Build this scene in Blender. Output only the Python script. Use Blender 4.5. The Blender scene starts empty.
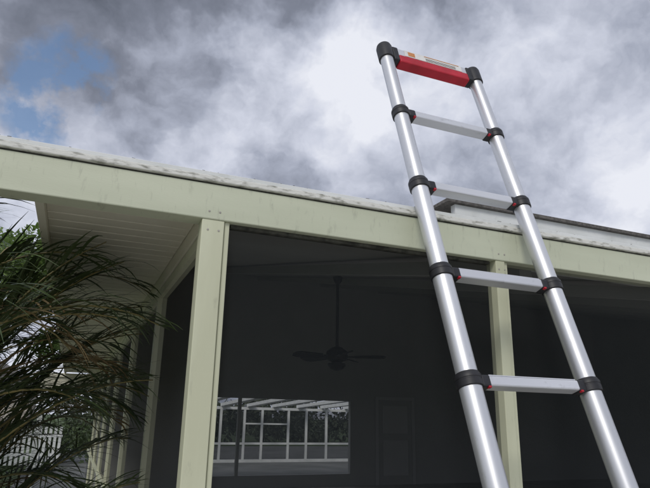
import bpy, bmesh, math, random
import numpy as np
from mathutils import Vector, Matrix
random.seed(4); rng=np.random.default_rng(4)
H=1.6
YB=2.034; XP=0.405; ZB=H+0.69; ZT=H+0.87; XP2=1.705
XL=1.26; LW=0.549; TILT=0.328; S0=-0.7755; DS=0.4425
SLOPE=0.22; YE=13.0
scn=bpy.context.scene
C=scn.collection

# ------------------------------------------------------------------ helpers
def mat(name,col,col2=None,scale=8,rough=0.6,metal=0,bump=0,bscale=60,spec=0.5,detail=4,contrast=(0.35,0.65),stretch=None,transl=0,grime=None):
    m=bpy.data.materials.new(name); m.use_nodes=True
    nt=m.node_tree; b=nt.nodes['Principled BSDF']
    b.inputs['Roughness'].default_value=rough; b.inputs['Metallic'].default_value=metal
    b.inputs['Specular IOR Level'].default_value=spec
    tc=nt.nodes.new('ShaderNodeTexCoord'); src=tc.outputs['Object']; raw=src
    if stretch:
        mp=nt.nodes.new('ShaderNodeMapping'); mp.inputs['Scale'].default_value=stretch
        nt.links.new(src,mp.inputs[0]); src=mp.outputs[0]
    if col2 is None: col2=tuple(c*0.85 for c in col)
    n=nt.nodes.new('ShaderNodeTexNoise'); n.inputs['Scale'].default_value=scale; n.inputs['Detail'].default_value=detail
    nt.links.new(src,n.inputs['Vector'])
    r=nt.nodes.new('ShaderNodeValToRGB')
    r.color_ramp.elements[0].position=contrast[0]; r.color_ramp.elements[1].position=contrast[1]
    r.color_ramp.elements[0].color=(*col2,1); r.color_ramp.elements[1].color=(*col,1)
    nt.links.new(n.outputs['Fac'],r.inputs[0]); col_out=r.outputs[0]
    if grime:
        # specks of dirt / drip streaks
        mp=nt.nodes.new('ShaderNodeMapping'); mp.inputs['Scale'].default_value=grime[1]; nt.links.new(raw,mp.inputs[0])
        g=nt.nodes.new('ShaderNodeTexNoise'); g.inputs['Scale'].default_value=grime[0]; g.inputs['Detail'].default_value=6; g.inputs['Roughness'].default_value=0.65
        nt.links.new(mp.outputs[0],g.inputs['Vector'])
        mr=nt.nodes.new('ShaderNodeMapRange'); mr.inputs[1].default_value=grime[2]; mr.inputs[2].default_value=grime[3]; mr.inputs[3].default_value=0; mr.inputs[4].default_value=grime[4]
        nt.links.new(g.outputs['Fac'],mr.inputs[0])
        mc=nt.nodes.new('ShaderNodeMix'); mc.data_type='RGBA'; nt.links.new(mr.outputs[0],mc.inputs[0]); nt.links.new(col_out,mc.inputs[6]); mc.inputs[7].default_value=(0.12,0.12,0.09,1)
        col_out=mc.outputs[2]
    nt.links.new(col_out,b.inputs['Base Color'])
    if bump:
        n2=nt.nodes.new('ShaderNodeTexNoise'); n2.inputs['Scale'].default_value=bscale
        nt.links.new(src,n2.inputs['Vector'])
        bp=nt.nodes.new('ShaderNodeBump'); bp.inputs['Strength'].default_value=bump; bp.inputs['Distance'].default_value=0.01
        nt.links.new(n2.outputs['Fac'],bp.inputs['Height']); nt.links.new(bp.outputs[0],b.inputs['Normal'])
    if transl:
        out=nt.nodes['Material Output']
        t=nt.nodes.new('ShaderNodeBsdfTranslucent'); nt.links.new(r.outputs[0],t.inputs['Color'])
        mx=nt.nodes.new('ShaderNodeMixShader'); mx.inputs[0].default_value=transl
        nt.links.new(b.outputs[0],mx.inputs[1]); nt.links.new(t.outputs[0],mx.inputs[2]); nt.links.new(mx.outputs[0],out.inputs[0])
    return m

def empty(name,loc=(0,0,0)):
    e=bpy.data.objects.new(name,None); e.location=loc; C.objects.link(e); return e

def mesh_obj(name,verts,faces,m,parent=None,smooth=False,bevel=0):
    me=bpy.data.meshes.new(name); me.from_pydata([tuple(v) for v in verts],[],faces); me.update()
    o=bpy.data.objects.new(name,me); C.objects.link(o)
    if m: me.materials.append(m)
    if parent: o.parent=parent
    if smooth:
        for p in me.polygons: p.use_smooth=True
    if bevel:
        b=o.modifiers.new('b','BEVEL'); b.width=bevel; b.segments=2; b.limit_method='ANGLE'
    return o

def boxvf(x0,x1,y0,y1,z0,z1,off=0):
    v=[(x0,y0,z0),(x1,y0,z0),(x1,y1,z0),(x0,y1,z0),(x0,y0,z1),(x1,y0,z1),(x1,y1,z1),(x0,y1,z1)]
    f=[(0,3,2,1),(4,5,6,7),(0,1,5,4),(1,2,6,5),(2,3,7,6),(3,0,4,7)]
    return v,[tuple(i+off for i in q) for q in f]
def boxes(name,lst,m,parent=None,bevel=0):
    V=[];F=[]
    for b in lst:
        v,f=boxvf(*b,off=len(V)); V+=v;F+=f
    return mesh_obj(name,V,F,m,parent,bevel=bevel)

def lathe(name,prof,m,parent=None,seg=28,mtx=None):
    V=[];F=[]
    for r,z in prof:
        for i in range(seg):
            a=2*math.pi*i/seg; V.append(Vector((r*math.cos(a),r*math.sin(a),z)))
    n=len(prof)
    for k in range(n-1):
        for i in range(seg):
            j=(i+1)%seg; F.append((k*seg+i,k*seg+j,(k+1)*seg+j,(k+1)*seg+i))
    F.append(tuple(range(seg))[::-1]); F.append(tuple((n-1)*seg+i for i in range(seg)))
    if mtx: V=[mtx@v for v in V]
    o=mesh_obj(name,V,F,m,parent)
    for p in o.data.polygons: p.use_smooth=len(p.vertices)==4
    e=o.modifiers.new('e','EDGE_SPLIT'); e.split_angle=math.radians(35)
    return o

# ------------------------------------------------------------------ materials
M_beam=mat('painted_aluminium_beam',(0.64,0.67,0.515),(0.56,0.59,0.445),scale=2.2,rough=0.5,bump=0.05,bscale=90,stretch=(0.5,1,3),grime=(9,(5,1,1.2),0.58,0.85,0.5))
M_post=mat('painted_aluminium_post',(0.65,0.665,0.49),(0.57,0.58,0.415),scale=3,rough=0.5,bump=0.04,stretch=(3,3,0.5),grime=(9,(3,3,0.8),0.60,0.85,0.45))
M_lip=mat('dirty_drip_edge',(0.74,0.74,0.69),(0.24,0.24,0.20),scale=36,rough=0.7,bump=0.2,contrast=(0.28,0.50),detail=10,stretch=(0.7,1,2.0))
M_gap=mat('dark_caulk',(0.10,0.10,0.08),(0.03,0.03,0.025),scale=30,rough=0.9)
M_soffit=mat('vinyl_soffit',(0.82,0.79,0.66),(0.74,0.71,0.58),scale=1.5,rough=0.6)
M_sgap=mat('soffit_groove',(0.20,0.19,0.16),(0.14,0.13,0.11),scale=1.5,rough=0.8)
M_wall=mat('stucco_wall',(0.40,0.40,0.375),(0.375,0.375,0.35),scale=1.2,rough=0.9,bump=0.2)
M_ceil=mat('ceiling_panel',(0.40,0.40,0.38),(0.37,0.37,0.35),scale=1,rough=0.8)
M_trim=mat('interior_trim',(0.50,0.50,0.48),(0.45,0.45,0.43),scale=1,rough=0.7)
M_roof=mat('shingle_roof',(0.16,0.15,0.14),(0.08,0.075,0.07),scale=40,rough=0.9,bump=0.6)
M_white=mat('white_aluminium',(0.80,0.82,0.81),(0.70,0.72,0.70),scale=4,rough=0.5,grime=(14,(1,1,1),0.55,0.85,0.3))
M_floor=mat('concrete_floor',(0.45,0.43,0.39),(0.36,0.34,0.31),scale=3,rough=0.8)
M_alu=mat('brushed_aluminium',(0.78,0.79,0.81),(0.64,0.65,0.67),scale=5,rough=0.42,metal=0.75,bump=0.03,bscale=40,stretch=(1,1,0.15),grime=(30,(1,1,0.5),0.62,0.8,0.4))
M_rung=mat('anodised_rung',(0.78,0.79,0.82),(0.66,0.67,0.70),scale=6,rough=0.45,metal=0.55,stretch=(0.2,1,1),grime=(25,(0.6,1,1),0.60,0.8,0.35))
M_blk=mat('black_plastic',(0.022,0.022,0.026),(0.013,0.013,0.015),scale=30,rough=0.5)
M_red=mat('red_plastic',(0.58,0.013,0.035),(0.42,0.008,0.02),scale=10,rough=0.45,grime=(30,(1,1,1),0.6,0.8,0.3))
M_label=mat('white_label',(0.80,0.79,0.76),(0.68,0.66,0.62),scale=20,rough=0.5)
M_orange=mat('orange_label',(0.68,0.30,0.10),(0.55,0.22,0.07),scale=30,rough=0.5)
M_ink=mat('label_ink',(0.20,0.19,0.18),(0.13,0.12,0.12),scale=30,rough=0.6)
M_fan=mat('dark_bronze_fan',(0.016,0.014,0.013),(0.010,0.009,0.008),scale=12,rough=0.6)
M_frond=mat('palm_leaf',(0.075,0.110,0.035),(0.022,0.038,0.015),scale=3,rough=0.5)
M_dry=mat('dry_palm_leaf',(0.28,0.20,0.09),(0.14,0.10,0.045),scale=3,rough=0.7)
M_stem=mat('palm_stem',(0.26,0.21,0.07),(0.11,0.10,0.035),scale=4,rough=0.55)
M_leaf=mat('tree_leaf',(0.22,0.32,0.08),(0.09,0.15,0.035),scale=0.9,rough=0.6,transl=0.35)
M_leaf2=mat('hedge_leaf',(0.13,0.18,0.07),(0.04,0.065,0.025),scale=1.3,rough=0.6)
M_leaf3=mat('distant_foliage',(0.07,0.085,0.05),(0.03,0.04,0.022),scale=0.8,rough=0.8)
M_bark=mat('bark',(0.22,0.19,0.16),(0.10,0.085,0.07),scale=14,rough=0.95,bump=0.8,stretch=(3,3,0.6))
M_grass=mat('grass',(0.07,0.11,0.03),(0.035,0.06,0.015),scale=4,rough=0.9,bump=0.5)
M_conc=mat('bounce_concrete',(0.55,0.53,0.49),(0.46,0.44,0.40),scale=2,rough=0.9,bump=0.3)  # pale concrete for the added ground pieces that bounce light upward
M_deck=mat('pool_deck_concrete',(0.17,0.175,0.17),(0.11,0.115,0.11),scale=0.7,rough=0.9,bump=0.3)

M_scr=bpy.data.materials.new('insect_screen'); M_scr.use_nodes=True
nt=M_scr.node_tree; nt.nodes.clear()
o=nt.nodes.new('ShaderNodeOutputMaterial'); mx=nt.nodes.new('ShaderNodeMixShader'); t=nt.nodes.new('ShaderNodeBsdfTransparent')
d=nt.nodes.new('ShaderNodeBsdfDiffuse'); n=nt.nodes.new('ShaderNodeTexNoise'); n.inputs['Scale'].default_value=1.4; n.inputs['Detail'].default_value=3
mr=nt.nodes.new('ShaderNodeMapRange'); mr.inputs['To Min'].default_value=0.33; mr.inputs['To Max'].default_value=0.45
d.inputs['Color'].default_value=(0.030,0.034,0.037,1)
nt.links.new(n.outputs['Fac'],mr.inputs['Value']); nt.links.new(mr.outputs[0],mx.inputs[0])
nt.links.new(t.outputs[0],mx.inputs[1]); nt.links.new(d.outputs[0],mx.inputs[2]); nt.links.new(mx.outputs[0],o.inputs[0])

# ------------------------------------------------------------------ ground
mesh_obj('ground',[(-400,-400,0),(400,-400,0),(400,400,0),(-400,400,0)],[(0,1,2,3)],M_grass)
boxes('bounce_slab',[(-9,12,-9,YB-0.3,-0.05,0.02)],M_conc)  # unseen pale slab, added to reflect light up onto the soffit
boxes('bounce_strip',[(-0.5,0.3,YB-0.29,12.5,-0.05,0.025)],M_conc)  # unseen strip added beneath the eave, brightens the soffit from below
boxes('pool_deck',[(-1,16,YE+0.25,32,-0.05,0.03)],M_deck)

# ------------------------------------------------------------------ house
house=empty('house',(XP,YB,0))
def hp(o):
    o.parent=house; o.matrix_parent_inverse=Matrix.Translation((-XP,-YB,0)); return o
XR=14.0
hp(boxes('front_beam',[(-2.2,XR,YB,YB+0.09,ZB,ZT-0.042)],M_beam,bevel=0.004))
hp(boxes('beam_gap',[(-2.2,XR,YB+0.006,YB+0.09,ZT-0.042,ZT-0.035)],M_gap))
hp(boxes('drip_edge',[(-2.2,XR,YB-0.012,YB+0.12,ZT-0.035,ZT-0.012)],M_lip,bevel=0.004))
hp(boxes('roof_pan_edge',[(-2.2,XR,YB-0.006,YB+0.3,ZT-0.012,ZT+0.004)],M_white,bevel=0.002))
# bits of leaf litter sitting on the pan edge
V=[];F=[]
for i in range(70):
    x=random.uniform(-0.6,5.0); s_=random.uniform(0.001,0.003); v,f=boxvf(x,x+s_*random.uniform(2,6),YB-0.002,YB+0.01,ZT+0.0042,ZT+0.0042+s_,off=len(V)); V+=v;F+=f
hp(mesh_obj('leaf_litter',V,F,M_gap))
hp(boxes('screen_track',[(XP+0.06,XP2-0.05,YB+0.03,YB+0.06,ZB-0.014,ZB-0.001)],M_gap))
def post(x,w,d,nm):
    hp(boxes(nm,[(x-w/2,x+w/2-0.022,YB+0.004,YB+d,0,ZB),(x+w/2-0.019,x+w/2,YB+0.014,YB+d,0,ZB)],M_post,bevel=0.003))
post(XP+0.0,0.105,0.075,'corner_post')
post(XP2,0.072,0.070,'front_post')
post(XP2+2.9,0.08,0.075,'front_post_far'); post(XP2+5.8,0.08,0.075,'front_post_end')
# screw heads
for x in (XP-0.03,XP+0.01,XP2-0.02,XP2+0.012):
    for z in (ZB+0.03,ZB-0.04):
        hp(lathe('screw_head',[(0.004,0.0),(0.004,0.0015),(0.002,0.0025)],M_floor,seg=10,mtx=Matrix.Translation((x,YB+(0.0 if z>ZB else 0.004),z))@Matrix.Rotation(math.radians(90),4,'X')))
sx0,sx1=XP-0.03,XP+0.03
hp(boxes('side_beam',[(sx0,sx1,YB+0.092,YE,ZB+0.001,ZT-0.06)],M_soffit,bevel=0.003))
side=[]
for y in (3.45,5.0,6.6,8.2,9.8,11.4):
    side.append((sx0+0.005,sx1-0.005,y-0.025,y+0.025,0,ZB))
side.append((sx0+0.008,sx1-0.008,YB+0.1,YE,0.86,0.91))
side.append((sx0+0.008,sx1-0.008,YB+0.1,YE,ZB-0.05,ZB-0.002))
side.append((sx0+0.008,sx1-0.008,YB+0.1,YE,0.0,0.06))
hp(boxes('side_frame',side,M_post))
hp(mesh_obj('front_screen',[(XP,YB+0.045,0),(XR,YB+0.045,0),(XR,YB+0.045,ZB),(XP,YB+0.045,ZB)],[(0,1,2,3)],M_scr))
hp(mesh_obj('side_screen',[(XP,YB+0.05,0),(XP,YE,0),(XP,YE,ZB),(XP,YB+0.05,ZB)],[(0,1,2,3)],M_scr))
XO=-0.19
sl=[]
y=YB+0.1
while y<YE-0.1:
    sl.append((XO,sx0-0.001,y,y+0.090,ZB+0.07,ZB+0.08)); y+=0.1
hp(boxes('soffit',sl,M_soffit,bevel=0.003))
hp(boxes('soffit_backing',[(XO,sx0-0.001,YB+0.1,YE-0.02,ZB+0.082,ZB+0.087)],M_sgap))
hp(boxes('rake_fascia',[(XO-0.03,XO,YB+0.1,YE,ZB+0.04,ZB+0.2)],M_soffit))
def zr(y): return ZT+0.0+SLOPE*(y-YB)
hp(mesh_obj('gable_light_block',[(XP,YB+0.1,ZT-0.07),(XP,YE,ZT-0.07),(XP,YE,zr(YE)),(XP,YB+0.1,zr(YB+0.1))],[(0,1,2,3)],M_wall))  # hidden behind the soffit, added to block light between side beam and roof
V=[(XO-0.03,YB+0.05,ZT-0.03),(XR,YB+0.05,ZT-0.03),(XR,YE+0.5,zr(YE+0.5)-0.03),(XO-0.03,YE+0.5,zr(YE+0.5)-0.03)]
V+= [(a,b,c-0.09) for a,b,c in V]
V[4]=(XO-0.03,YB+0.1,ZT-0.05);V[5]=(XR,YB+0.1,ZT-0.05)
hp(mesh_obj('lanai_roof',V,[(0,1,2,3),(7,6,5,4),(0,4,5,1),(1,5,6,2),(2,6,7,3),(3,7,4,0)],M_ceil))
# ceiling rafters running up the slope
V=[];F=[]
for i in range(8):
    x=2.1+i*1.6; o8=len(V)
    for yy in (YB+0.3,YE-0.01):
        z=zr(yy)-0.125
        V+=[(x-0.04,yy,z-0.09),(x+0.04,yy,z-0.09),(x+0.04,yy,z+0.004),(x-0.04,yy,z+0.004)]
    F+=[(o8,o8+1,o8+2,o8+3),(o8+7,o8+6,o8+5,o8+4),(o8,o8+4,o8+5,o8+1),(o8+1,o8+5,o8+6,o8+2),(o8+3,o8+7,o8+4,o8)]
hp(mesh_obj('rafters',V,F,M_ceil))
hp(boxes('roof_flashing',[(2.30,XR,3.2,3.25,H+1.05,H+1.452)],M_white))
hp(boxes('raised_roof_edge',[(2.22,XR,3.17,3.6,H+1.455,H+1.478)],M_roof))
hp(boxes('right_wall',[(XR,XR+0.2,YB,YE,0,5)],M_wall))
WX0,WX1,WZ1=2.78,6.15,H+0.42
hp(boxes('back_wall',[(XP+0.6,WX0,YE,YE+0.2,0,5),(WX1,XR,YE,YE+0.2,0,5),(WX0,WX1,YE,YE+0.2,WZ1,5),(WX0,WX1,YE,YE+0.2,0,0.30)],M_wall))
hp(boxes('door_frame',[(WX0,WX0+0.06,YE-0.01,YE+0.1,0.3,WZ1),(WX1-0.06,WX1,YE-0.01,YE+0.1,0.3,WZ1),(WX0+0.06,WX1-0.06,YE-0.01,YE+0.1,WZ1-0.05,WZ1),
   (3.38,3.45,YE,YE+0.08,0.3,WZ1-0.05),(WX0+0.06,WX1-0.06,YE-0.01,YE+0.1,0.30,0.36)],M_wall))
hp(boxes('interior_door',[(6.75,6.83,YE-0.03,YE-0.005,0.1,2.10),(7.75,7.83,YE-0.03,YE-0.005,0.1,2.10),(6.83,7.75,YE-0.03,YE-0.005,2.02,2.10),(6.95,7.63,YE-0.02,YE-0.005,1.25,1.9),(6.95,7.63,YE-0.02,YE-0.005,0.3,1.1)],M_trim,bevel=0.004))
hp(boxes('lanai_floor',[(XP,XR,YB,YE,0.0,0.1)],M_floor))
hp(boxes('wing_fascia',[(-0.62,0.52,YE,YE+0.25,H+0.44,H+0.66),(-0.66,0.52,YE-0.04,YE+0.25,H+0.663,H+0.74)],M_soffit,bevel=0.01))
hp(boxes('wing_post',[(0.48,0.62,YE-0.02,YE+0.12,0,H+0.44),(-0.60,-0.50,YE,YE+0.12,0,H+0.44)],M_white,bevel=0.01))
hp(boxes('wing_wall',[(0.66,1.0,YE+0.02,YE+0.2,0,5)],M_wall))

# ------------------------------------------------------------------ ladder
lad=empty('telescoping_ladder',(XL+LW/2,0,0))
O=Vector((XL,YB-0.06,ZT))
LM=Matrix(((1,0,0,O.x),(0,math.cos(TILT),math.sin(TILT),O.y),(0,-math.sin(TILT),math.cos(TILT),O.z),(0,0,0,1)))
lad.matrix_world=LM@Matrix.Translation((LW/2,0,0))
LI=Matrix.Translation((-LW/2,0,0))
def lp(o):
    o.parent=lad; o.matrix_parent_inverse=LI; return o
joints=[S0+DS*k for k in range(-3,5)]
bot=-(O.z)/math.cos(TILT)+0.02
def radius(k): return 0.0335+0.0018*(4-k)
for side_i,x in enumerate((0.0,LW)):
    prev=bot
    for idx,s in enumerate(joints):
        k=idx-3; r=radius(k)
        T=Matrix.Translation((x,0,0))
        lp(lathe('rail_section',[(r,prev),(r,s)],M_alu,mtx=T))
        if k<4:
            lp(lathe('collar',[(r+0.0005,s-0.034),(r+0.006,s-0.031),(r+0.007,s-0.010),(r+0.0055,s-0.008),(r+0.0055,s-0.005),(r+0.007,s-0.003),(r+0.007,s+0.008),(r+0.003,s+0.014),(r+0.002,s+0.019),(r-0.004,s+0.022)],M_blk,mtx=T))
            sg=1 if side_i==0 else -1
            xa=x+sg*(r-0.004); xb=x+sg*(r+0.034)
            lp(boxes('rung_bracket',[(min(xa,xb),max(xa,xb),-0.027,0.027,s-0.034,s+0.010)],M_blk,bevel=0.006))
            xa=x+sg*(r+0.018); xb=x+sg*(r+0.030)
            lp(boxes('release_button',[(min(xa,xb),max(xa,xb),-0.0285,-0.014,s-0.038,s-0.030)],M_red,bevel=0.002))
        prev=s
    r=radius(4); s=joints[-1]
    sg=1 if side_i==0 else -1
    lp(lathe('top_cap',[(r+0.0005,s-0.06),(r+0.007,s-0.056),(r+0.008,s+0.03),(r+0.004,s+0.045),(r-0.01,s+0.052)],M_blk,mtx=Matrix.Translation((x,0,0))))
    xa=x+sg*(r-0.004); xb=x+sg*(r+0.03)
    lp(boxes('cap_bracket',[(min(xa,xb),max(xa,xb),-0.03,0.03,s-0.07,s+0.03)],M_blk,bevel=0.006))
    lp(lathe('foot',[(r+0.02,bot-0.015),(r+0.022,bot+0.05),(r+0.012,bot+0.06)],M_blk,mtx=Matrix.Translation((x,0,0))))
for idx,s in enumerate(joints[:-1]):
    r=radius(idx-3)
    lp(boxes('rung',[(r+0.02,LW-r-0.02,-0.025,0.025,s-0.030,s+0.008)],M_rung,bevel=0.006))
    lp(boxes('rung_tread',[(r+0.035,LW-r-0.035,-0.020,0.020,s+0.009,s+0.0125)],M_rung))
s=joints[-1]; r=radius(4)
lp(boxes('top_rung',[(r+0.02,LW-r-0.02,-0.024,0.024,s-0.022,s+0.032)],M_rung,bevel=0.006))
lp(boxes('red_strap',[(r+0.028,LW-r-0.028,-0.030,0.026,s-0.078,s-0.022)],M_red,bevel=0.008))
lp(boxes('label',[(r+0.07,LW-r-0.06,-0.0262,-0.0245,s-0.018,s+0.028)],M_label))
lp(boxes('label_band',[(r+0.09,r+0.13,-0.0275,-0.0265,s-0.010,s+0.020),(r+0.19,LW-r-0.075,-0.0275,-0.0265,s+0.019,s+0.023)],M_orange))
lp(boxes('label_marks',[(r+0.195,LW-r-0.10,-0.0275,-0.0265,s-0.012+0.008*i,s-0.0100+0.008*i) for i in range(3)],M_ink))

# ------------------------------------------------------------------ ceiling fan
FX,FY,FZ=3.48,7.9,H+0.86
fan=empty('ceiling_fan',(FX,FY,FZ))
zc=zr(FY)-0.12
lathe('downrod',[(0.022,0.08),(0.022,zc-FZ)],M_fan,fan,seg=12)
lathe('canopy',[(0.02,zc-FZ-0.12),(0.06,zc-FZ-0.06),(0.075,zc-FZ)],M_fan,fan)
lathe('motor',[(0.03,0.14),(0.08,0.12),(0.15,0.07),(0.165,0.0),(0.15,-0.06),(0.09,-0.08),(0.07,-0.09)][::-1],M_fan,fan)
lathe('light_bowl',[(0.02,-0.21),(0.09,-0.19),(0.13,-0.14),(0.13,-0.11),(0.06,-0.09)],M_fan,fan)
for i in range(5):
    a=math.radians(-30+72*i); R=Matrix.Rotation(a,4,'Z')@Matrix.Rotation(math.radians(16),4,'X')
    pts=[(0.12,-0.03),(0.24,-0.035),(0.27,-0.07),(0.62,-0.10),(0.69,-0.07),(0.71,0.0),(0.69,0.07),(0.62,0.10),(0.27,0.07),(0.24,0.035),(0.12,0.03)]
    V=[R@Vector((x,y,-0.02)) for x,y in pts]+[R@Vector((x,y,-0.006)) for x,y in pts]
    n_=len(pts); F=[tuple(range(n_))[::-1],tuple(range(n_,2*n_))]+[(j,(j+1)%n_,n_+(j+1)%n_,n_+j) for j in range(n_)]
    mesh_obj('blade_%d'%(i+1),V,F,M_fan,fan)

# ------------------------------------------------------------------ pool enclosure behind
pe=empty('pool_enclosure',(5,18,0))
bl=[];t_=0.04
ze=1.80
for x in (-2.93,-1.35,-0.15,0.70,1.35,2.35,3.05,3.85,4.85,6.4):
    bl.append((x-t_,x+t_,3-t_,3+t_,0,ze))
bl.append((-3.0,7.0,3-t_-0.003,3+t_+0.003,ze,ze+0.09)); bl.append((-3.0,7.0,3-0.03,3+0.03,0.62,0.69))
bl.append((0.70,2.35,3-0.032,3+0.032,1.30,1.35)); bl.append((-3.0,7.0,3-0.032,3+0.032,0.03,0.13))
for y in (-2.5,0.0):
    bl.append((6.9,7.0,y-t_,y+t_,0,ze)); bl.append((-3.0,-2.93,y-t_,y+t_,0,ze))
bl.append((6.9,7.0,-4.4,2.95,ze,ze+0.09))
boxes('frame',bl,M_white,pe)
V=[];F=[]
for i in range(11):
    x=-2.9+i*0.95
    a=(x,3.1,ze+0.10);b=(x,-4.3,ze+0.40); o8=len(V)
    for (xx,yy,zz) in (a,b):
        V+=[(xx-0.12,yy,zz),(xx+0.12,yy,zz),(xx+0.12,yy,zz+0.10),(xx-0.12,yy,zz+0.10)]
    F+=[(o8,o8+1,o8+5,o8+4),(o8+1,o8+2,o8+6,o8+5),(o8+2,o8+3,o8+7,o8+6),(o8+3,o8,o8+4,o8+7)]
mesh_obj('roof_beams',V,F,M_white,pe)
for k,yy in enumerate((3.0,3.06)):
    mesh_obj('cage_screen_%d'%(k+1),[(-3,yy,0.0),(7,yy,0.0),(7,yy,ze),(-3,yy,ze)],[(0,1,2,3)],M_scr,pe)

# ------------------------------------------------------------------ neighbour house
nh=empty('neighbour_house',(-6,30,0))
boxes('walls',[(-5,4.2,0,6,0,2.7)],mat('pale_stucco',(0.62,0.56,0.50),(0.54,0.48,0.43),scale=2,rough=0.9),nh)
boxes('windows',[(-3.5,-1.8,-0.02,-0.002,1.0,2.1),(0.8,2.6,-0.02,-0.002,1.0,2.1)],M_fan,nh)
mesh_obj('roof',[(-5.6,-0.6,2.7),(4.8,-0.6,2.7),(4.8,6.6,2.7),(-5.6,6.6,2.7),(-2.4,3,4.4),(1.6,3,4.4)],[(0,1,5,4),(1,2,5),(2,3,4,5),(3,0,4)],M_roof,nh)

# ------------------------------------------------------------------ foliage
def leaf_cloud(name,centers,radii,n,size,m,parent=None,flat=1.0):
    centers=np.array(centers,float); radii=np.array(radii,float)
    w=radii**2; w/=w.sum()
    idx=rng.choice(len(centers),n,p=w)
    d=rng.normal(size=(n,3)); d/=np.linalg.norm(d,axis=1)[:,None]
    rr=rng.random(n)**0.45
    P=centers[idx]+d*(radii[idx]*rr)[:,None]*np.array([1,1,flat])
    a=rng.normal(size=(n,3)); a/=np.linalg.norm(a,axis=1)[:,None]
    b=np.cross(a,rng.normal(size=(n,3))); b/=np.linalg.norm(b,axis=1)[:,None]
    s=size*(0.6+0.8*rng.random(n))[:,None]
    V=np.stack([P-a*s,P-b*s*0.4,P+a*s,P+b*s*0.4],axis=1).reshape(-1,3)
    F=np.arange(4*n).reshape(-1,4)
    me=bpy.data.meshes.new(name); me.from_pydata(V.tolist(),[],F.tolist()); me.update(); me.materials.append(m)
    o=bpy.data.objects.new(name,me); C.objects.link(o)
    if parent: o.parent=parent
    return o
def tube(name,pts,rs,m,parent=None,seg=8):
    V=[];F=[]
    for i,(p,r) in enumerate(zip(pts,rs)):
        p=Vector(p); q=Vector(pts[min(i+1,len(pts)-1)])-Vector(pts[max(i-1,0)]); q.normalize()
        a=q.orthogonal().normalized() if i==0 else (pa-q*pa.dot(q)).normalized()
        pa=a; b=q.cross(a)
        for j in range(seg):
            t=2*math.pi*j/seg; V.append(p+(a*math.cos(t)+b*math.sin(t))*r)
    for i in range(len(pts)-1):
        for j in range(seg):
            k=(j+1)%seg; F.append((i*seg+j,i*seg+k,(i+1)*seg+k,(i+1)*seg+j))
    return mesh_obj(name,V,F,m,parent,smooth=True)
def tree(x,y,h,cr,n,size,m=M_leaf,th=0.4):
    e=empty('tree',(x,y,0))
    lean=random.uniform(-0.4,0.4)
    top=(lean,0,h*0.62)
    tube('trunk',[(0,0,0),(lean*0.3,0.05,h*0.2),(lean*0.6,0,h*0.4),top],[0.035*h*0.55,0.03*h*0.5,0.022*h*0.5,0.012*h*0.5],M_bark,e)
    cs=[];rs=[]
    for i in range(13):
        a=random.uniform(0,6.28); rr=cr*random.uniform(0.25,0.95); z=h*random.uniform(th,0.9)
        c=(lean+rr*math.cos(a),rr*math.sin(a),z); cs.append(c); rs.append(cr*random.uniform(0.22,0.42))
        st=Vector((lean*0.6,0,h*random.uniform(0.3,0.55)))
        tube('limb',[st,(st+Vector(c))/2+Vector((0,0,0.15)),c],[0.05,0.03,0.012],M_bark,e,seg=6)
    leaf_cloud('crown',cs,rs,n,size,m,e)
tree(-4.4,17,6.6,2.8,8000,0.12)
tree(-2.6,21,7.6,2.6,7000,0.13)
tree(-3.0,11.5,4.5,1.6,4500,0.085,th=0.35)
tree(3.0,44,6,4,3000,0.2,M_leaf3,0.2)
tree(15,46,5.5,4.5,3000,0.2,M_leaf3,0.2)
cs=[];rs=[]
for i in range(50):
    cs.append((-9+i*0.2+random.uniform(-.1,.1),22+random.uniform(-.5,.5),random.uniform(0.3,1.15))); rs.append(random.uniform(0.4,0.6))
leaf_cloud('hedge',cs,rs,8000,0.08,M_leaf2)
cs=[];rs=[]
for i in range(110):
    cs.append((0+i*0.36,36+random.uniform(-1,1),random.uniform(0.3,2.0))); rs.append(random.uniform(0.6,1.1))
leaf_cloud('tree_line',cs,rs,13000,0.18,M_leaf3)
fn=empty('picket_fence',(-2,20.5,0))
boxes('pickets',[(-4+i*0.14,-4+i*0.14+0.08,0,0.02,0.05,1.15) for i in range(42)],M_white,fn)
boxes('rails',[(-4,1.85,0.022,0.06,0.3,0.38),(-4,1.85,0.022,0.06,0.85,0.93)],M_white,fn)

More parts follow.
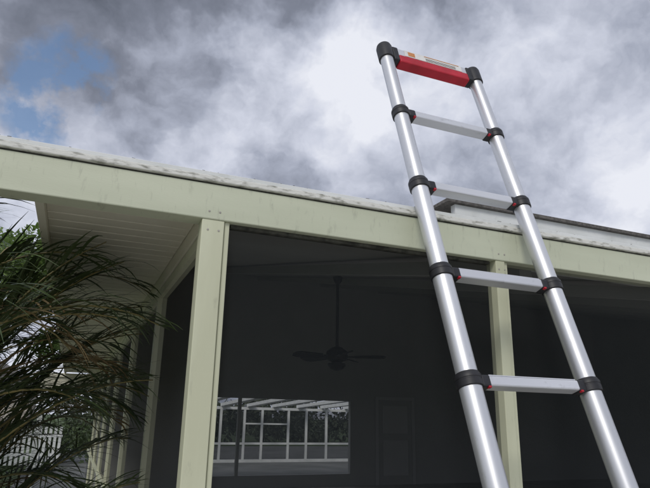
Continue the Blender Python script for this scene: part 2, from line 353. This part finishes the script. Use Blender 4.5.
# ------------------------------------------------------------------ areca palm
PX,PY=-0.66,2.85
palm=empty('areca_palm',(PX,PY,0))
def ok(p):
    x,y,z=p.x+PX,p.y+PY,p.z
    if x>0.36: return False                     # stays outside the screened wall
    if y<2.16 and z>2.20: return False          # does not pass through the beam
    if z>2.33 and x>-0.24: return False         # stays under the soffit
    return z<min(3.1,H+0.405*y)
def quadstrip(LV,LF,pts,ws,side_vec):
    n_=0
    for p in pts:
        if not ok(p): break
        n_+=1
    if n_<3: return
    pts=pts[:n_]; ws=list(ws[:n_]); ws[-1]=0.0005
    o0=len(LV)
    for p,w in zip(pts,ws):
        LV.append(tuple(p-side_vec*w)); LV.append(tuple(p+side_vec*w))
    for i in range(len(pts)-1):
        LF.append((o0+2*i,o0+2*i+1,o0+2*i+3,o0+2*i+2))
G=([],[]);Dr=([],[])
def frond(base,az,elev,L,droop,nl=26,ll=0.36,dry=False):
    LV,LF=(Dr if dry else G)
    d=Vector((math.cos(az),math.sin(az),0)); pts=[];p=Vector(base)
    N=16; e=elev
    for i in range(N+1):
        if not ok(p): break
        pts.append(p.copy())
        p=p+(d*math.cos(e)+Vector((0,0,1))*math.sin(e))*(L/N)
        e-=droop/N*(0.3+1.6*i/N)
    if len(pts)<6: return
    N=len(pts)-1
    tube('rachis',pts,[0.008*(1-0.85*i/N)+0.0014 for i in range(N+1)],M_stem,palm,seg=6)
    sd=Vector((-d.y,d.x,0))
    for i in range(nl):
        f=0.25+0.75*i/(nl-1); k=min(int(f*N),N-1); fr=f*N-k
        b=pts[k].lerp(pts[k+1],fr); tg=(pts[k+1]-pts[k]).normalized()
        l=ll*(0.55+0.6*math.sin(math.pi*min(1,(f-0.2)/0.85)))*random.uniform(0.8,1.15)
        for sg in(-1,1):
            if random.random()<0.10: continue
            dr=(tg*random.uniform(0.6,0.95)+sd*sg*random.uniform(0.4,0.85)+Vector((0,0,random.uniform(0.05,0.35)))).normalized()
            q=b.copy(); lp_=[];M=6; dd=random.uniform(0.06,0.24)
            for j in range(M+1):
                lp_.append(q.copy()); q=q+dr*(l/M); dr=(dr+Vector((0,0,-dd*random.uniform(0.8,1.2)))).normalized()
            wv=dr.cross(Vector((random.uniform(-.5,.5),random.uniform(-.5,.5),1))).normalized()
            wd=0.0056*random.uniform(0.8,1.2)
            quadstrip(LV,LF,lp_,[wd*0.5,wd,wd,wd*0.9,wd*0.7,wd*0.4,0.0005],wv)
for i in range(54):
    az=math.radians([random.uniform(-25,60),random.uniform(-180,180),random.uniform(-5,45),random.uniform(40,140)][i%4])
    base=(random.uniform(-.35,.3),random.uniform(-.25,.7),random.uniform(0.4,1.45))
    frond(base,az,math.radians(random.uniform(56,84)),random.uniform(1.0,1.7),math.radians(random.uniform(55,120)),dry=(i%8==5))
# taller fronds outside the eave, rising to the beam line
for i in range(24):
    az=math.radians(random.choice([random.uniform(60,120),random.uniform(-60,40),random.uniform(150,220)]))
    base=(random.uniform(-.25,.15),random.uniform(0.0,1.1),random.uniform(1.3,1.9))
    frond(base,az,math.radians(random.uniform(66,86)),random.uniform(0.9,1.35),math.radians(random.uniform(50,110)),ll=0.32)
# long sprays arching across below the soffit
for az,el,L_,z0,y0 in ((8,62,1.6,1.50,0.0),(22,66,1.6,1.45,0.15),(35,62,1.6,1.55,0.1),(2,56,1.3,1.1,-0.1),(15,68,1.45,1.1,0.3),(28,70,1.5,1.5,0.4)):
    frond((0.1,y0,z0),math.radians(az),math.radians(el),L_,math.radians(70),nl=20,ll=0.34)
for i in range(12):
    a=random.uniform(0,6.28); x=0.22*math.cos(a);y=0.22*math.sin(a)
    tube('cane',[(x,y,0),(x*1.1,y*1.1,0.6),(x*1.3,y*1.3,1.45)],[0.03,0.024,0.016],M_stem,palm)
mesh_obj('leaflets',G[0],G[1],M_frond,palm)
mesh_obj('dry_leaflets',Dr[0],Dr[1],M_dry,palm)

# ------------------------------------------------------------------ camera
yaw,pit,roll=math.radians(67.6),math.radians(16.56),math.radians(-1.15)
F_=Vector((math.cos(yaw),math.sin(yaw),0));R_=Vector((math.sin(yaw),-math.cos(yaw),0));U_=Vector((0,0,1))
Uc=-F_*math.sin(pit)+U_*math.cos(pit); Zc=-(F_*math.cos(pit)+U_*math.sin(pit))
xa=R_*math.cos(roll)-Uc*math.sin(roll); ya=R_*math.sin(roll)+Uc*math.cos(roll)
cam=bpy.data.cameras.new('camera'); co=bpy.data.objects.new('camera',cam); C.objects.link(co)
mw=Matrix((xa,ya,Zc)).transposed().to_4x4(); mw.translation=(0,0,H); co.matrix_world=mw
cam.sensor_width=36; cam.lens=36*582.1/650; cam.clip_start=0.05; cam.clip_end=2000
scn.camera=co

# ------------------------------------------------------------------ sun
sun_dir=Vector((-0.65,-0.85,1.0)).normalized()
sd=bpy.data.lights.new('sun','SUN'); sd.energy=1.4; sd.angle=math.radians(18); sd.color=(1,0.96,0.9)
so=bpy.data.objects.new('sun',sd); C.objects.link(so); so.rotation_euler=(-sun_dir).to_track_quat('-Z','Y').to_euler()

# ------------------------------------------------------------------ sky
w=bpy.data.worlds.new('World'); scn.world=w; w.use_nodes=True; nt=w.node_tree; nt.nodes.clear()
N=nt.nodes.new; Lk=nt.links.new
out=N('ShaderNodeOutputWorld'); 
sky=N('ShaderNodeTexSky'); sky.sky_type='NISHITA'; sky.sun_disc=False
sky.sun_elevation=math.asin(sun_dir.z); sky.sun_rotation=math.atan2(sun_dir.x,sun_dir.y)
bg1=N('ShaderNodeBackground'); bg1.inputs[1].default_value=0.14; Lk(sky.outputs[0],bg1.inputs[0])
tc=N('ShaderNodeTexCoord')
nrm=N('ShaderNodeVectorMath'); nrm.operation='NORMALIZE'; Lk(tc.outputs['Generated'],nrm.inputs[0])
D=nrm.outputs[0]
def math_(op,a,b=None,c=None,clamp=False):
    m=N('ShaderNodeMath'); m.operation=op; m.use_clamp=clamp
    for i,v in enumerate((a,b,c)):
        if v is None: continue
        if isinstance(v,(int,float)): m.inputs[i].default_value=v
        else: Lk(v,m.inputs[i])
    return m.outputs[0]
def vmath(op,a,b):
    m=N('ShaderNodeVectorMath'); m.operation=op
    for i,v in enumerate((a,b)):
        if isinstance(v,tuple): m.inputs[i].default_value=v
        elif isinstance(v,(int,float)): m.inputs['Scale'].default_value=v
        else: Lk(v,m.inputs[i])
    return m.outputs[0]
sep=N('ShaderNodeSeparateXYZ'); Lk(D,sep.inputs[0])
den=math_('ADD',math_('MAXIMUM',sep.outputs[2],0.0),0.7)
cmb=N('ShaderNodeCombineXYZ'); Lk(math_('DIVIDE',sep.outputs[0],den),cmb.inputs[0]); Lk(math_('DIVIDE',sep.outputs[1],den),cmb.inputs[1])
cmb.inputs[2].default_value=3.7
P=cmb.outputs[0]
def noise(vec,scale,detail,rough=0.55,dist=0.0,seed=0.0):
    n=N('ShaderNodeTexNoise'); n.inputs['Scale'].default_value=scale; n.inputs['Detail'].default_value=detail
    n.inputs['Roughness'].default_value=rough; n.inputs['Distortion'].default_value=dist
    v=vmath('ADD',vec,(seed,seed*0.7,seed*1.3)); Lk(v,n.inputs['Vector']); return n
warp=noise(D,5.0,5,0.60,0,9.0)
wc=vmath('SUBTRACT',warp.outputs['Color'],(0.5,0.5,0.5))
Pw=vmath('ADD',P,vmath('SCALE',wc,0.12))
nA=noise(Pw,3.6,6,0.50,0,1.0)
nB=noise(Pw,10.0,6,0.55,0,5.0)
Dw=N('ShaderNodeVectorMath'); Dw.operation='NORMALIZE'; Lk(vmath('ADD',D,vmath('SCALE',wc,0.34)),Dw.inputs[0]); Dw=Dw.outputs[0]
Dh=N('ShaderNodeVectorMath'); Dh.operation='NORMALIZE'; Lk(vmath('ADD',D,vmath('SCALE',wc,0.20)),Dh.inputs[0]); Dh=Dh.outputs[0]
def blob(dir_,deg,amp,src=None):
    v=Vector(dir_).normalized()
    dt=N('ShaderNodeVectorMath'); dt.operation='DOT_PRODUCT'; Lk(src or Dw,dt.inputs[0]); dt.inputs[1].default_value=v
    mr=N('ShaderNodeMapRange'); mr.interpolation_type='SMOOTHSTEP'
    Lk(dt.outputs['Value'],mr.inputs[0]); mr.inputs[1].default_value=math.cos(math.radians(deg)); mr.inputs[2].default_value=1
    mr.inputs[3].default_value=0; mr.inputs[4].default_value=amp
    return mr.outputs[0]
val=math_('ADD',math_('MULTIPLY',math_('SUBTRACT',nA.outputs['Fac'],0.5),1.7),math_('MULTIPLY',math_('SUBTRACT',nB.outputs['Fac'],0.5),1.0))
val=math_('ADD',val,0.67)
for b in [((0.30,0.83,0.56),11,0.24),((0.05,0.95,0.46),15,0.26),((0.30,0.86,0.44),8,-0.28),
          ((0.0,0.80,0.74),22,-0.56),((0.31,0.70,0.72),14,-0.40),((0.72,0.62,0.68),14,-0.16),((0.85,0.6,0.5),12,0.02),((0.6,0.75,0.45),10,0.06)]:
    val=math_('ADD',val,blob(*b))
cr=N('ShaderNodeValToRGB'); e=cr.color_ramp; e.elements[0].position=0.0; e.elements[0].color=(0.11,0.125,0.16,1)
e.elements[1].position=1.0; e.elements[1].color=(0.79,0.81,0.88,1)
for p,c in((0.3,(0.21,0.23,0.29)),(0.52,(0.37,0.40,0.49)),(0.78,(0.60,0.63,0.73))):
    x=e.elements.new(p); x.color=(*c,1)
Lk(val,cr.inputs[0])
bg2=N('ShaderNodeBackground'); Lk(cr.outputs[0],bg2.inputs[0]); bg2.inputs[1].default_value=1.04
hole=blob((-0.087,0.997,0.521),5.5,1.0,Dh)
nC=noise(D,13.0,5,0.6,0,2.3)
hn=math_('MULTIPLY',hole,math_('MULTIPLY',math_('SUBTRACT',nC.outputs['Fac'],0.37),5.0,clamp=True))
hf=N('ShaderNodeMapRange'); Lk(hn,hf.inputs[0]); hf.inputs[1].default_value=0.08; hf.inputs[2].default_value=0.75; hf.inputs[3].default_value=1.0; hf.inputs[4].default_value=0.1
mx=N('ShaderNodeMixShader'); Lk(hf.outputs[0],mx.inputs[0]); Lk(bg1.outputs[0],mx.inputs[1]); Lk(bg2.outputs[0],mx.inputs[2]); Lk(mx.outputs[0],out.inputs[0])

scn.view_settings.view_transform='Standard'; scn.view_settings.look='None'; scn.view_settings.exposure=0
